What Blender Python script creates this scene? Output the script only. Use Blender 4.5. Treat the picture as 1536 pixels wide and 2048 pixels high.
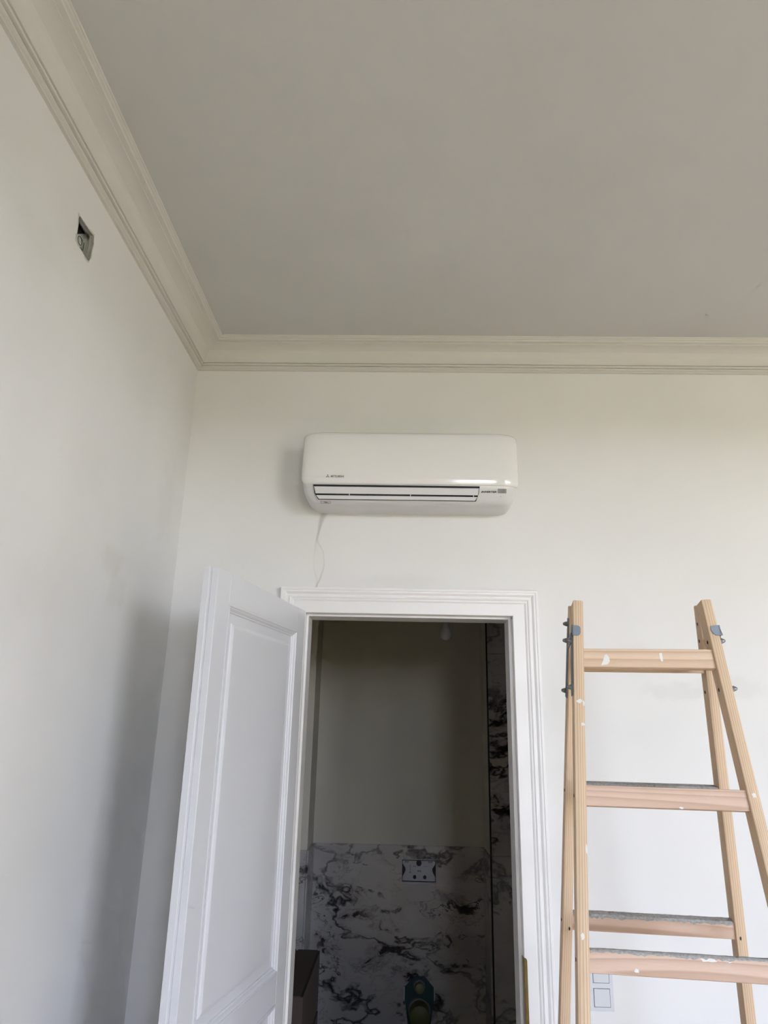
import bpy, bmesh, math, random
from mathutils import Vector, Matrix

# ------------------------------------------------------------------ scene, camera, light
for o in list(bpy.data.objects):
    bpy.data.objects.remove(o, do_unlink=True)
scene = bpy.context.scene
COL = scene.collection
random.seed(7)

CAM_POS = Vector((0.9479, -2.8150, 1.88))
YAW, PITCH, ROLL, F_PX = -0.0299, 0.3010, 0.0223, 1390.6
cy_, sy_ = math.cos(YAW), math.sin(YAW)
cp_, sp_ = math.cos(PITCH), math.sin(PITCH)
fwd = Vector((sy_ * cp_, cy_ * cp_, sp_))
rgt = Vector((cy_, -sy_, 0.0))
upv = rgt.cross(fwd)
cr_, sr_ = math.cos(ROLL), math.sin(ROLL)
rgt, upv = cr_ * rgt + sr_ * upv, -sr_ * rgt + cr_ * upv
cam_data = bpy.data.cameras.new('camera')
cam_data.sensor_fit = 'HORIZONTAL'
cam_data.sensor_width = 36.0
cam_data.lens = 36.0 * F_PX / 1536.0
cam_data.clip_start = 0.02
cam = bpy.data.objects.new('camera', cam_data)
cam.matrix_world = Matrix(((rgt.x, upv.x, -fwd.x, CAM_POS.x), (rgt.y, upv.y, -fwd.y, CAM_POS.y),
                           (rgt.z, upv.z, -fwd.z, CAM_POS.z), (0, 0, 0, 1)))
COL.objects.link(cam)
scene.camera = cam

vs = scene.view_settings
vs.view_transform = 'Standard'
vs.look = 'None'
vs.gamma = 1.0
vs.use_curve_mapping = False
vs.exposure = 2.12

world = bpy.data.worlds.new('overcast_sky')
world.use_nodes = True
scene.world = world
wn, wl_ = world.node_tree.nodes, world.node_tree.links
bg = wn['Background']
wtc = wn.new('ShaderNodeTexCoord')                          # hazy daylight sky: whiter and brighter low down, bluer overhead
wsep = wn.new('ShaderNodeSeparateXYZ')
wl_.new(wtc.outputs['Generated'], wsep.inputs[0])
wmul = wn.new('ShaderNodeMath')
wmul.operation = 'MULTIPLY'
wmul.inputs[1].default_value = -14.0
wl_.new(wsep.outputs[2], wmul.inputs[0])
wexp = wn.new('ShaderNodeMath')
wexp.operation = 'EXPONENT'
wexp.use_clamp = True
wl_.new(wmul.outputs[0], wexp.inputs[0])
wmix = wn.new('ShaderNodeMix')
wmix.data_type = 'RGBA'
wmix.inputs[6].default_value = (0.56, 0.73, 1.08, 1)        # overhead
wmix.inputs[7].default_value = (3.12, 3.20, 3.62, 1)        # along the horizon
wl_.new(wexp.outputs[0], wmix.inputs[0])
wl_.new(wmix.outputs[2], bg.inputs['Color'])
bg.inputs['Strength'].default_value = 3.0

# room dimensions (metres); the photographed corner is x = 0, y = 0
RX1, RY0, CEIL = 5.6, -5.0, 3.523
WIN = [(1.48, 2.14, 0.85, 3.20), (3.30, 5.10, 0.25, 3.20)]  # window openings in the wall behind the camera
for (x0, x1, z0, z1) in WIN:
    ld = bpy.data.lights.new('window_daylight_portal', 'AREA')
    ld.shape = 'RECTANGLE'
    ld.size, ld.size_y = x1 - x0, z1 - z0
    ld.cycles.is_portal = True
    lo = bpy.data.objects.new('window_daylight_portal', ld)
    lo.location = ((x0 + x1) / 2, RY0 - 0.02, (z0 + z1) / 2)
    lo.rotation_euler = (math.radians(90), 0, 0)            # faces +y, into the room
    COL.objects.link(lo)
scene.cycles.max_bounces = 8
scene.cycles.diffuse_bounces = 5
scene.cycles.glossy_bounces = 3
scene.cycles.use_light_tree = False
world.cycles.sampling_method = 'MANUAL'
world.cycles.sample_map_resolution = 256
scene.cycles.use_adaptive_sampling = True
scene.cycles.adaptive_threshold = 0.06
scene.cycles.adaptive_min_samples = 12
scene.cycles.caustics_reflective = False
scene.cycles.caustics_refractive = False


# ------------------------------------------------------------------ helpers
def empty(name, loc=(0, 0, 0), rz=0.0):
    o = bpy.data.objects.new(name, None)
    o.location = loc
    o.rotation_euler = (0, 0, rz)
    o.empty_display_size = 0.05
    COL.objects.link(o)
    return o


def tag(o, label, cat=None, group=None, kind=None):
    o['label'] = label
    if cat:
        o['category'] = cat
    if group:
        o['group'] = group
    if kind:
        o['kind'] = kind
    return o


def obj(name, bm, mat, parent=None, smooth=False, matrix=None):
    bmesh.ops.recalc_face_normals(bm, faces=bm.faces)
    me = bpy.data.meshes.new(name)
    bm.to_mesh(me)
    bm.free()
    if smooth:
        for p in me.polygons:
            p.use_smooth = True
    me.materials.append(mat)
    o = bpy.data.objects.new(name, me)
    COL.objects.link(o)
    if parent is not None:
        o.parent = parent
    if matrix is not None:
        o.matrix_local = matrix
    return o


def auto_smooth(o, deg=35):
    me = o.data
    bm = bmesh.new()
    bm.from_mesh(me)
    for e in bm.edges:
        if len(e.link_faces) == 2:
            e.smooth = e.calc_face_angle(0) < math.radians(deg)
    for f in bm.faces:
        f.smooth = True
    bm.to_mesh(me)
    bm.free()
    return o


def add_box(bm, lo, hi, bev=0.0, seg=2):
    vsn = [bm.verts.new((x, y, z)) for x in (lo[0], hi[0]) for y in (lo[1], hi[1]) for z in (lo[2], hi[2])]
    q = [(0, 1, 3, 2), (4, 6, 7, 5), (0, 4, 5, 1), (2, 3, 7, 6), (0, 2, 6, 4), (1, 5, 7, 3)]
    fs = [bm.faces.new([vsn[i] for i in f]) for f in q]
    if bev > 0:
        es = list({e for f in fs for e in f.edges})
        bmesh.ops.bevel(bm, geom=es, offset=bev, segments=seg, profile=0.5, affect='EDGES')
    return bm


def boxbm(lo, hi, bev=0.0, seg=2):
    return add_box(bmesh.new(), lo, hi, bev, seg)


def add_prism(bm, pts, axis, a0, a1, m=None):
    """extrude a closed 2D outline along an axis: pts are the two other coordinates in x,y,z order"""
    def P(p, a):
        if axis == 0:
            v = (a, p[0], p[1])
        elif axis == 1:
            v = (p[0], a, p[1])
        else:
            v = (p[0], p[1], a)
        return Vector(v) if m is None else m @ Vector(v)
    A = [bm.verts.new(P(p, a0)) for p in pts]
    B = [bm.verts.new(P(p, a1)) for p in pts]
    n = len(pts)
    bm.faces.new(A[::-1])
    bm.faces.new(B)
    for i in range(n):
        j = (i + 1) % n
        bm.faces.new((A[i], A[j], B[j], B[i]))
    return bm


def add_lathe(bm, prof, n=24, axis='Z', origin=(0, 0, 0), m=None, caps=True):
    """revolve (radius, height) pairs round an axis"""
    rings = []
    for (r, h) in prof:
        ring = []
        for i in range(n):
            a = 2 * math.pi * i / n
            c, s = r * math.cos(a), r * math.sin(a)
            v = {'Z': (c, s, h), 'Y': (c, h, s), 'X': (h, c, s)}[axis]
            v = Vector(v) + Vector(origin)
            if m is not None:
                v = m @ v
            ring.append(bm.verts.new(v))
        rings.append(ring)
    for a, b in zip(rings[:-1], rings[1:]):
        for i in range(n):
            j = (i + 1) % n
            bm.faces.new((a[i], a[j], b[j], b[i]))
    for ring in (rings[0], rings[-1]) if caps else ():
        try:
            bm.faces.new(ring)
        except ValueError:
            pass
    return bm


def sweep(rings, closed_profile=True, caps=True):
    """skin a list of equally long point rings"""
    bm = bmesh.new()
    R = [[bm.verts.new(p) for p in r] for r in rings]
    n = len(R[0])
    for a, b in zip(R[:-1], R[1:]):
        for i in range(n if closed_profile else n - 1):
            j = (i + 1) % n
            bm.faces.new((a[i], a[j], b[j], b[i]))
    if caps:
        bm.faces.new(R[0][::-1])
        bm.faces.new(R[-1])
    return bm


def blob(n, rx, ry, jag, seed):
    r = random.Random(seed)
    return [((rx * (1 + jag * r.uniform(-1, 1))) * math.cos(2 * math.pi * i / n),
             (ry * (1 + jag * r.uniform(-1, 1))) * math.sin(2 * math.pi * i / n)) for i in range(n)]


# ------------------------------------------------------------------ materials
def mat_new(name):
    m = bpy.data.materials.new(name)
    m.use_nodes = True
    nt = m.node_tree
    return m, nt, nt.nodes, nt.links, nt.nodes['Principled BSDF']


def plain(name, col, rough=0.5, metal=0.0, spec=0.5, bump=0.0, bscale=80.0, var=0.0, vscale=8.0, coat=0.0):
    m, nt, N, L, P = mat_new(name)
    P.inputs['Base Color'].default_value = (*col, 1)
    P.inputs['Roughness'].default_value = rough
    P.inputs['Metallic'].default_value = metal
    P.inputs['Specular IOR Level'].default_value = spec
    P.inputs['Coat Weight'].default_value = coat
    tc = N.new('ShaderNodeTexCoord')
    if var > 0:
        nz = N.new('ShaderNodeTexNoise')
        nz.inputs['Scale'].default_value = vscale
        nz.inputs['Detail'].default_value = 4
        L.new(tc.outputs['Object'], nz.inputs['Vector'])
        mx = N.new('ShaderNodeMix')
        mx.data_type = 'RGBA'
        mx.inputs[6].default_value = (*[c * (1 - var) for c in col], 1)
        mx.inputs[7].default_value = (*[min(1, c * (1 + var)) for c in col], 1)
        L.new(nz.outputs['Fac'], mx.inputs[0])
        L.new(mx.outputs[2], P.inputs['Base Color'])
    if bump > 0:
        nb = N.new('ShaderNodeTexNoise')
        nb.inputs['Scale'].default_value = bscale
        nb.inputs['Detail'].default_value = 3
        L.new(tc.outputs['Object'], nb.inputs['Vector'])
        b = N.new('ShaderNodeBump')
        b.inputs['Strength'].default_value = bump
        b.inputs['Distance'].default_value = 0.002
        L.new(nb.outputs['Fac'], b.inputs['Height'])
        L.new(b.outputs['Normal'], P.inputs['Normal'])
    return m


class NB:
    """tiny node builder"""
    def __init__(self, nt):
        self.nt, self.N, self.L = nt, nt.nodes, nt.links

    def put(self, sock, v):
        if hasattr(v, 'is_output'):
            self.L.new(v, sock)
        else:
            sock.default_value = v

    def math(self, op, a, b=0.0, c=0.0, clamp=False):
        n = self.N.new('ShaderNodeMath')
        n.operation = op
        n.use_clamp = clamp
        self.put(n.inputs[0], a)
        self.put(n.inputs[1], b)
        self.put(n.inputs[2], c)
        return n.outputs[0]

    def noise(self, vec, scale, detail=3.0, rough=0.5, dist=0.0):
        n = self.N.new('ShaderNodeTexNoise')
        self.put(n.inputs['Vector'], vec)
        n.inputs['Scale'].default_value = scale
        n.inputs['Detail'].default_value = detail
        n.inputs['Roughness'].default_value = rough
        n.inputs['Distortion'].default_value = dist
        return n

    def mapr(self, v, a, b, c=0.0, d=1.0, smooth=False):
        n = self.N.new('ShaderNodeMapRange')
        n.interpolation_type = 'SMOOTHSTEP' if smooth else 'LINEAR'
        n.clamp = True
        self.put(n.inputs[0], v)
        for i, q in zip((1, 2, 3, 4), (a, b, c, d)):
            self.put(n.inputs[i], q)
        return n.outputs[0]

    def mix(self, f, a, b, mode='MIX'):
        n = self.N.new('ShaderNodeMix')
        n.data_type = 'RGBA'
        n.blend_type = mode
        self.put(n.inputs[0], f)
        self.put(n.inputs[6], a if hasattr(a, 'is_output') else (*a, 1))
        self.put(n.inputs[7], b if hasattr(b, 'is_output') else (*b, 1))
        return n.outputs[2]

    def curve(self, v, pts, lo, hi, vlo, vhi):
        """piecewise curve through (x, y) points, rescaled to 0..1 for the node"""
        n = self.N.new('ShaderNodeFloatCurve')
        c = n.mapping.curves[0]
        q = [((x - lo) / (hi - lo), (y - vlo) / (vhi - vlo)) for x, y in pts]
        while len(c.points) < len(q):
            c.points.new(0.5, 0.5)
        for p, (x, y) in zip(c.points, q):
            p.location = (x, y)
        n.mapping.update()
        self.put(n.inputs['Value'], self.mapr(v, lo, hi))
        return self.math('MULTIPLY_ADD', n.outputs[0], vhi - vlo, vlo)


def wall_material(name, base, stains=(), streak=False, mottled=0.03):
    """matt paint over filler: faint trowel mottling, stains with their own outline, a filled crack"""
    m, nt, N, L, P = mat_new(name)
    b = NB(nt)
    tc = N.new('ShaderNodeTexCoord').outputs['Object']
    P.inputs['Roughness'].default_value = 0.75
    P.inputs['Specular IOR Level'].default_value = 0.0
    big = b.noise(tc, 1.7, 2, 0.5).outputs['Fac']
    col = b.mix(b.mapr(big, 0.3, 0.7), [c * (1 - mottled) for c in base], [min(1, c * (1 + mottled)) for c in base])
    sep = N.new('ShaderNodeSeparateXYZ')
    L.new(tc, sep.inputs[0])
    fine = b.noise(tc, 14, 3, 0.6).outputs['Fac'] if (stains or streak) else None
    for (cx, cy, cz, rx, ry, rz, colr, amt) in stains:
        dx = b.math('DIVIDE', b.math('SUBTRACT', sep.outputs[0], cx), rx)
        dy = b.math('DIVIDE', b.math('SUBTRACT', sep.outputs[1], cy), ry)
        dz = b.math('DIVIDE', b.math('SUBTRACT', sep.outputs[2], cz), rz)
        d = b.math('SQRT', b.math('ADD', b.math('ADD', b.math('MULTIPLY', dx, dx), b.math('MULTIPLY', dy, dy)), b.math('MULTIPLY', dz, dz)))
        d = b.math('ADD', d, b.math('MULTIPLY', b.math('SUBTRACT', fine, 0.5), 1.5))
        msk = b.math('MULTIPLY', b.mapr(d, 0.95, 0.35, 0, 1, True), amt)
        col = b.mix(msk, col, colr)
    if streak:                                          # filled crack running from the air conditioner to the door casing
        z = sep.outputs[2]
        wob = b.math('MULTIPLY', b.math('SUBTRACT', fine, 0.5), 0.010)
        inz = b.math('MULTIPLY', b.mapr(z, 2.415, 2.43), b.mapr(z, 2.80, 2.79))

        def vein(cpts, wpts, amt, colr, col):
            cx = b.math('ADD', b.curve(z, cpts, 2.42, 2.78, 0.56, 0.66), wob)
            wd = b.curve(z, wpts, 2.42, 2.78, 0.0, 0.04)
            dist = b.math('ABSOLUTE', b.math('DIVIDE', b.math('SUBTRACT', sep.outputs[0], cx), wd))
            msk = b.math('MULTIPLY', b.mapr(dist, 1.0, 0.25, 0, 1, True), inz)
            return b.mix(b.math('MULTIPLY', msk, b.curve(z, amt, 2.42, 2.78, 0, 1)), col, colr)
        right = [(2.42, 0.590), (2.44, 0.5965), (2.478, 0.611), (2.52, 0.6195), (2.563, 0.6154), (2.60, 0.600), (2.632, 0.586), (2.671, 0.592), (2.715, 0.600), (2.764, 0.6166), (2.78, 0.620)]
        left = [(2.42, 0.588), (2.44, 0.594), (2.509, 0.5784), (2.584, 0.5788), (2.632, 0.5848), (2.671, 0.5913), (2.78, 0.612)]
        # pale smear of filler between the two branches
        col = vein([(2.42, 0.592), (2.52, 0.600), (2.60, 0.590), (2.70, 0.597), (2.78, 0.616)], [(2.42, 0.010), (2.52, 0.024), (2.60, 0.016), (2.78, 0.020)],
                   [(2.42, 0.10), (2.55, 0.28), (2.66, 0.15), (2.78, 0.1)], (0.78, 0.72, 0.70), col)
        col = vein(right, [(2.42, 0.006), (2.50, 0.006), (2.60, 0.006), (2.66, 0.008), (2.72, 0.018), (2.78, 0.030)],
                   [(2.42, 0.45), (2.47, 0.32), (2.55, 0.16), (2.62, 0.22), (2.68, 0.38), (2.78, 0.55)], (0.40, 0.385, 0.34), col)
        col = vein(left, [(2.42, 0.005), (2.60, 0.006), (2.78, 0.010)], [(2.42, 0.30), (2.50, 0.10), (2.60, 0.15), (2.65, 0.28), (2.78, 0.1)], (0.45, 0.42, 0.39), col)
    L.new(col, P.inputs['Base Color'])
    return m


def wood_material(name, light, dark, freq=230.0, rough=0.6, axis=2, cathedral=0.0):
    """pine: growth rings round an axis that lies outside the piece, drawn out along the grain"""
    m, nt, N, L, P = mat_new(name)
    b = NB(nt)
    tc = N.new('ShaderNodeTexCoord').outputs['Object']
    rnd = N.new('ShaderNodeObjectInfo').outputs['Random']
    mp = N.new('ShaderNodeMapping')
    sc = [1.0, 1.0, 1.0]
    sc[axis] = 0.06 + cathedral
    mp.inputs['Scale'].default_value = sc
    off = N.new('ShaderNodeCombineXYZ')
    for i in range(3):
        b.put(off.inputs[i], b.math('MULTIPLY', rnd, 3.7 + 5.1 * i))
    L.new(tc, mp.inputs['Vector'])
    L.new(off.outputs[0], mp.inputs['Location'])
    v = mp.outputs['Vector']
    warp = b.noise(v, 7.0, 2, 0.5).outputs['Fac']
    sep = N.new('ShaderNodeSeparateXYZ')
    L.new(tc, sep.inputs[0])
    o3 = [sep.outputs[i] for i in range(3)]
    cross = [o3[i] for i in range(3) if i != axis]
    a0 = b.math('ADD', cross[0], b.math('MULTIPLY_ADD', rnd, 0.06, 0.02))
    a1 = b.math('ADD', cross[1], 0.035)
    rad = b.math('SQRT', b.math('ADD', b.math('MULTIPLY', a0, a0), b.math('MULTIPLY', a1, a1)))
    rad = b.math('ADD', rad, b.math('MULTIPLY', warp, 0.045))
    ring = b.math('FRACT', b.math('MULTIPLY', rad, freq))
    line = b.math('POWER', ring, 2.2)
    line = b.math('MULTIPLY', line, b.mapr(ring, 1.0, 0.9))
    mp2 = N.new('ShaderNodeMapping')
    sc2 = [1.0, 1.0, 1.0]
    sc2[axis] = 0.03
    mp2.inputs['Scale'].default_value = sc2
    L.new(tc, mp2.inputs['Vector'])
    fib = b.noise(mp2.outputs['Vector'], 900, 2, 0.6).outputs['Fac']
    col = b.mix(b.math('MULTIPLY', line, 0.8, clamp=True), light, dark)
    col = b.mix(b.mapr(fib, 0.35, 0.75, 0.0, 0.22), col, dark)
    tint = b.noise(v, 3.0, 2).outputs['Fac']
    col = b.mix(b.mapr(tint, 0.4, 0.75, 0, 0.30), col, (0.62, 0.45, 0.33))
    grime = b.noise(tc, 22, 5, 0.65).outputs['Fac']     # dried filler dust rubbed into the wood
    col = b.mix(b.mapr(grime, 0.60, 0.78, 0, 0.22), col, (0.72, 0.68, 0.62))
    L.new(col, P.inputs['Base Color'])
    P.inputs['Roughness'].default_value = rough
    P.inputs['Specular IOR Level'].default_value = 0.3
    bn = N.new('ShaderNodeBump')
    bn.inputs['Strength'].default_value = 0.15
    bn.inputs['Distance'].default_value = 0.001
    L.new(fib, bn.inputs['Height'])
    L.new(bn.outputs['Normal'], P.inputs['Normal'])
    return m


def marble_material(name):
    """polished white slab with broken dark violet veins"""
    m, nt, N, L, P = mat_new(name)
    b = NB(nt)
    tc = N.new('ShaderNodeTexCoord').outputs['Object']
    mp = N.new('ShaderNodeMapping')
    mp.inputs['Rotation'].default_value = (0.2, 0.55, 0.1)
    mp.inputs['Scale'].default_value = (0.85, 1.0, 1.35)
    mp.inputs['Location'].default_value = (1.30, 0.2, 0.43)
    L.new(tc, mp.inputs['Vector'])
    v = mp.outputs['Vector']
    w1 = b.noise(v, 2.4, 4, 0.55)
    vm = N.new('ShaderNodeVectorMath')
    vm.operation = 'MULTIPLY_ADD'
    L.new(w1.outputs['Color'], vm.inputs[0])
    vm.inputs[1].default_value = (0.55, 0.55, 0.55)
    L.new(v, vm.inputs[2])
    wv = vm.outputs[0]

    def ridge(scale, detail, width, rough=0.6):
        n = b.noise(wv, scale, detail, rough).outputs['Fac']
        return b.mapr(b.math('ABSOLUTE', b.math('SUBTRACT', n, 0.5)), width, 0.0, 0, 1)
    big = ridge(1.15, 5, 0.020)
    mid = ridge(2.3, 6, 0.013)
    hair = ridge(4.2, 5, 0.012)
    zone = b.mapr(b.noise(v, 1.5, 2, 0.5, 0.6).outputs['Fac'], 0.48, 0.62, 0, 1, True)
    zone2 = b.mapr(b.noise(v, 2.6, 2, 0.5, 0.3).outputs['Fac'], 0.44, 0.62, 0, 1, True)
    blot = b.noise(wv, 3.6, 7, 0.66).outputs['Fac']
    blotm = b.math('MULTIPLY', b.mapr(blot, 0.60, 0.63), zone)
    brown = b.math('MULTIPLY', b.mapr(blot, 0.54, 0.62), zone)
    cloud = b.noise(wv, 1.4, 3, 0.5).outputs['Fac']
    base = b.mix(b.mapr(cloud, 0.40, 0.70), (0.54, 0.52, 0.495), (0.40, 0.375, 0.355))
    col = b.mix(b.math('MULTIPLY', b.math('MULTIPLY', hair, zone2), 0.55), base, (0.16, 0.11, 0.095))
    col = b.mix(b.math('MULTIPLY', brown, 0.55), col, (0.16, 0.10, 0.085))
    col = b.mix(b.math('MULTIPLY', mid, b.mapr(zone2, 0, 1, 0.10, 1.0)), col, (0.035, 0.024, 0.025))
    col = b.mix(b.math('MULTIPLY', big, b.mapr(zone, 0, 1, 0.55, 1.0)), col, (0.010, 0.007, 0.009))
    col = b.mix(blotm, col, (0.011, 0.008, 0.010))
    L.new(col, P.inputs['Base Color'])
    P.inputs['Roughness'].default_value = 0.16
    return m


STAIN = (0.60, 0.575, 0.50)
M_wall_back = wall_material('off_white_wall_paint_filled_crack', (0.81, 0.80, 0.775), [
    (2.02, 0, 2.04, 0.16, 1, 0.05, STAIN, 0.18),
    (2.22, 0, 2.06, 0.20, 1, 0.07, STAIN, 0.16),
    (1.86, 0, 2.18, 0.16, 1, 0.06, STAIN, 0.12),
    (0.92, 0, 2.46, 0.20, 1, 0.04, (0.66, 0.62, 0.54), 0.14),
], streak=True)
M_wall_left = wall_material('off_white_wall_paint_damp_marks', (0.81, 0.80, 0.775), [
    (0, -0.62, 2.38, 1, 0.12, 0.07, (0.60, 0.57, 0.49), 0.20),
    (0, -0.55, 2.30, 1, 0.10, 0.09, (0.62, 0.59, 0.51), 0.16),
    (0, -0.20, 2.72, 1, 0.12, 0.26, (0.62, 0.60, 0.55), 0.13),
    (0, -0.90, 2.62, 1, 0.20, 0.12, (0.64, 0.62, 0.56), 0.10),
    (0, -1.05, 2.20, 1, 0.16, 0.10, (0.64, 0.62, 0.56), 0.10),
    (0, -1.35, 3.08, 1, 0.25, 0.06, (0.68, 0.66, 0.58), 0.15),
], mottled=0.045)
M_wall = plain('off_white_wall_paint', (0.80, 0.785, 0.755), 0.75)
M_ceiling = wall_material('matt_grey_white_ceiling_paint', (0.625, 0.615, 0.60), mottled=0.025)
M_trim = plain('cream_gypsum_cornice_paint', (0.70, 0.68, 0.635), 0.7)
M_case = plain('white_satin_door_casing_paint', (0.86, 0.845, 0.82), 0.35, var=0.01)
M_door = plain('white_satin_door_paint', (0.70, 0.705, 0.725), 0.32, var=0.01)
M_floor = plain('dusty_tan_floorboards', (0.46, 0.305, 0.14), 0.6, var=0.12, vscale=3)
M_ground = plain('pale_stone_street', (0.66, 0.49, 0.24), 0.9, var=0.1, vscale=0.5)
M_bathpaint = plain('plain_grey_white_bathroom_paint', (0.62, 0.585, 0.49), 0.7, var=0.02, vscale=2)
M_marble = marble_material('veined_white_marble')
M_black = plain('black_trim_and_painted_shade', (0.008, 0.008, 0.008), 0.6)  # real black trim, and flat black put in for shade in openings
M_acpanel = plain('glossy_white_plastic', (0.83, 0.815, 0.785), 0.09, spec=0.45)
M_acbody = plain('satin_white_plastic', (0.72, 0.715, 0.70), 0.30)
M_flap = plain('pale_grey_flap_plastic', (0.74, 0.735, 0.74), 0.30)
M_acdark = plain('painted_outlet_shade', (0.012, 0.012, 0.014), 0.7)  # near-black colour painted in for shade inside the outlet
M_ink = plain('grey_printed_ink', (0.16, 0.16, 0.16), 0.5)
M_inkblack = plain('black_printed_ink', (0.03, 0.03, 0.03), 0.5)
M_disp = plain('smoked_grey_display', (0.30, 0.30, 0.30), 0.2)
M_steel = plain('zinc_plated_steel', (0.25, 0.285, 0.32), 0.42, metal=0.85, bump=0.05, bscale=200, var=0.12, vscale=40)
M_iron = plain('dark_zinc_iron', (0.26, 0.275, 0.29), 0.45, metal=0.7, var=0.2, vscale=60)
M_greycollar = plain('grey_pipe_collar', (0.13, 0.13, 0.13), 0.5)
M_screw = plain('dark_steel_screw', (0.06, 0.055, 0.05), 0.5, metal=0.6)
M_brass = plain('worn_brass', (0.24, 0.185, 0.075), 0.30, metal=1.0, var=0.25, vscale=30)
M_paint = plain('dried_white_paint', (0.80, 0.78, 0.74), 0.7)
M_crust = plain('grey_filler_crust', (0.40, 0.39, 0.37), 0.95, bump=0.9, bscale=300, var=0.5, vscale=160)
M_pine = wood_material('pine_straight_grain', (0.76, 0.585, 0.405), (0.44, 0.26, 0.135), 235, axis=2)
M_pine_rung = wood_material('pine_flat_grain_rung', (0.78, 0.60, 0.435), (0.47, 0.29, 0.17), 190, axis=0)
M_pine_pink = wood_material('pinkish_pine_rung', (0.74, 0.55, 0.43), (0.46, 0.28, 0.19), 130, axis=0, cathedral=0.05)
M_switch = plain('pale_grey_white_switch_plastic', (0.67, 0.69, 0.70), 0.35)
M_boxgrey = plain('grey_junction_box_plastic', (0.66, 0.66, 0.65), 0.5)
M_plaster = plain('broken_plaster_edge', (0.60, 0.58, 0.52), 0.95, bump=0.6, bscale=150, var=0.15, vscale=60)
M_bulb = plain('frosted_white_glass_bulb', (0.46, 0.46, 0.455), 0.18)
M_socket = plain('black_lamp_socket', (0.02, 0.02, 0.02), 0.4)
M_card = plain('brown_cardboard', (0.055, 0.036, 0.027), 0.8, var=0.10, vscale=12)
M_lidshade = plain('painted_lid_shade', (0.012, 0.007, 0.005), 0.9)  # dark colour painted in for the shadow along the box lid
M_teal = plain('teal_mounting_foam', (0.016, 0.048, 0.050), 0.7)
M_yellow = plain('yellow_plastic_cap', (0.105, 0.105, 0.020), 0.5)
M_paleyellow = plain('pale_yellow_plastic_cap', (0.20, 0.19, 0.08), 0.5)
M_whiteplas = plain('white_plastic_insert', (0.47, 0.47, 0.49), 0.4)
M_wframe = plain('white_window_frame_paint', (0.80, 0.80, 0.78), 0.4)


# ------------------------------------------------------------------ the setting: room shell
tag(obj('floor', boxbm((-0.25, RY0 - 0.25, -0.1), (RX1 + 0.25, 0.0, 0.0)), M_floor),
    'dusty tan boarded floor of the room, below the picture', 'floor', kind='structure')
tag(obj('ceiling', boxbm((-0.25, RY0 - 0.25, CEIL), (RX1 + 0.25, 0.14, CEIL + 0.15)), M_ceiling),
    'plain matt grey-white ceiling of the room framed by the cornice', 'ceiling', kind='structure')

# left wall with a ragged hole for the junction box; outline is (y, z)
HOLE = [(-1.1714, 3.2746), (-1.1429, 3.2749), (-1.1080, 3.2760), (-1.0767, 3.2815), (-1.0713, 3.2584), (-1.0757, 3.2246), (-1.0746, 3.2060), (-1.0811, 3.1876), (-1.0914, 3.1843),
        (-1.1125, 3.1863), (-1.1500, 3.1892), (-1.1645, 3.1938), (-1.1682, 3.2131), (-1.1694, 3.2459), (-1.1746, 3.2640)]


def wall_left_mesh():
    bm = bmesh.new()
    y0, y1, z0, z1 = RY0, 0.0, 0.0, CEIL
    ya, yb, za, zb = -1.30, -0.95, 3.10, 3.38
    ys, zs = [y0, ya, yb, y1], [z0, za, zb, z1]
    V = {(i, j): bm.verts.new((0, ys[i], zs[j])) for i in range(4) for j in range(4)}
    for i in range(3):
        for j in range(3):
            if (i, j) != (1, 1):
                bm.faces.new((V[i, j], V[i + 1, j], V[i + 1, j + 1], V[i, j + 1]))
    H = [bm.verts.new((0, y, z)) for y, z in HOLE]
    B = [bm.verts.new((-0.012, y, z)) for y, z in HOLE]
    n = len(H)
    ring = [V[1, 1], V[2, 1], V[2, 2], V[1, 2]]
    edges = []
    for i in range(4):
        a, c = ring[i], ring[(i + 1) % 4]
        edges.append(bm.edges.get((a, c)) or bm.edges.new((a, c)))
    for i in range(n):
        edges.append(bm.edges.new((H[i], H[(i + 1) % n])))
    bmesh.ops.triangle_fill(bm, use_beauty=True, use_dissolve=False, edges=edges)
    for i in range(n):
        j = (i + 1) % n
        bm.faces.new((H[i], H[j], B[j], B[i]))
    # masonry behind the paint
    add_box(bm, (-0.25, y0, z0), (-0.10, y1, z1))
    return bm


wl = tag(obj('wall_left', wall_left_mesh(), M_wall_left), 'off-white painted left wall with faint damp marks and a square hole', 'wall', kind='structure')

OX0, OX1, OZ = 0.5355, 1.4110, 2.3380        # rough door opening
bm = bmesh.new()
add_box(bm, (-0.25, 0, 0), (OX0, 0.13, CEIL))
add_box(bm, (OX1, 0, 0), (RX1 + 0.25, 0.13, CEIL))
add_box(bm, (OX0, 0, OZ), (OX1, 0.13, CEIL))
tag(obj('wall_back', bm, M_wall_back), 'off-white painted wall with the doorway and a filled crack under the air conditioner', 'wall', kind='structure')
tag(obj('wall_right', boxbm((RX1, RY0, 0), (RX1 + 0.2, 0, CEIL)), M_wall), 'off-white right wall outside the picture', 'wall', kind='structure')
bm = bmesh.new()
xs = [-0.25] + [x for w in WIN for x in (w[0], w[1])] + [RX1 + 0.25]
for a, c in zip(xs[0::2], xs[1::2]):
    add_box(bm, (a, RY0 - 0.25, 0), (c, RY0, CEIL))
for (x0, x1, z0, z1) in WIN:
    add_box(bm, (x0, RY0 - 0.25, 0), (x1, RY0, z0))
    add_box(bm, (x0, RY0 - 0.25, z1), (x1, RY0, CEIL))
tag(obj('wall_rear', bm, M_wall), 'off-white wall behind the camera with two tall windows', 'wall', kind='structure')
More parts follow.
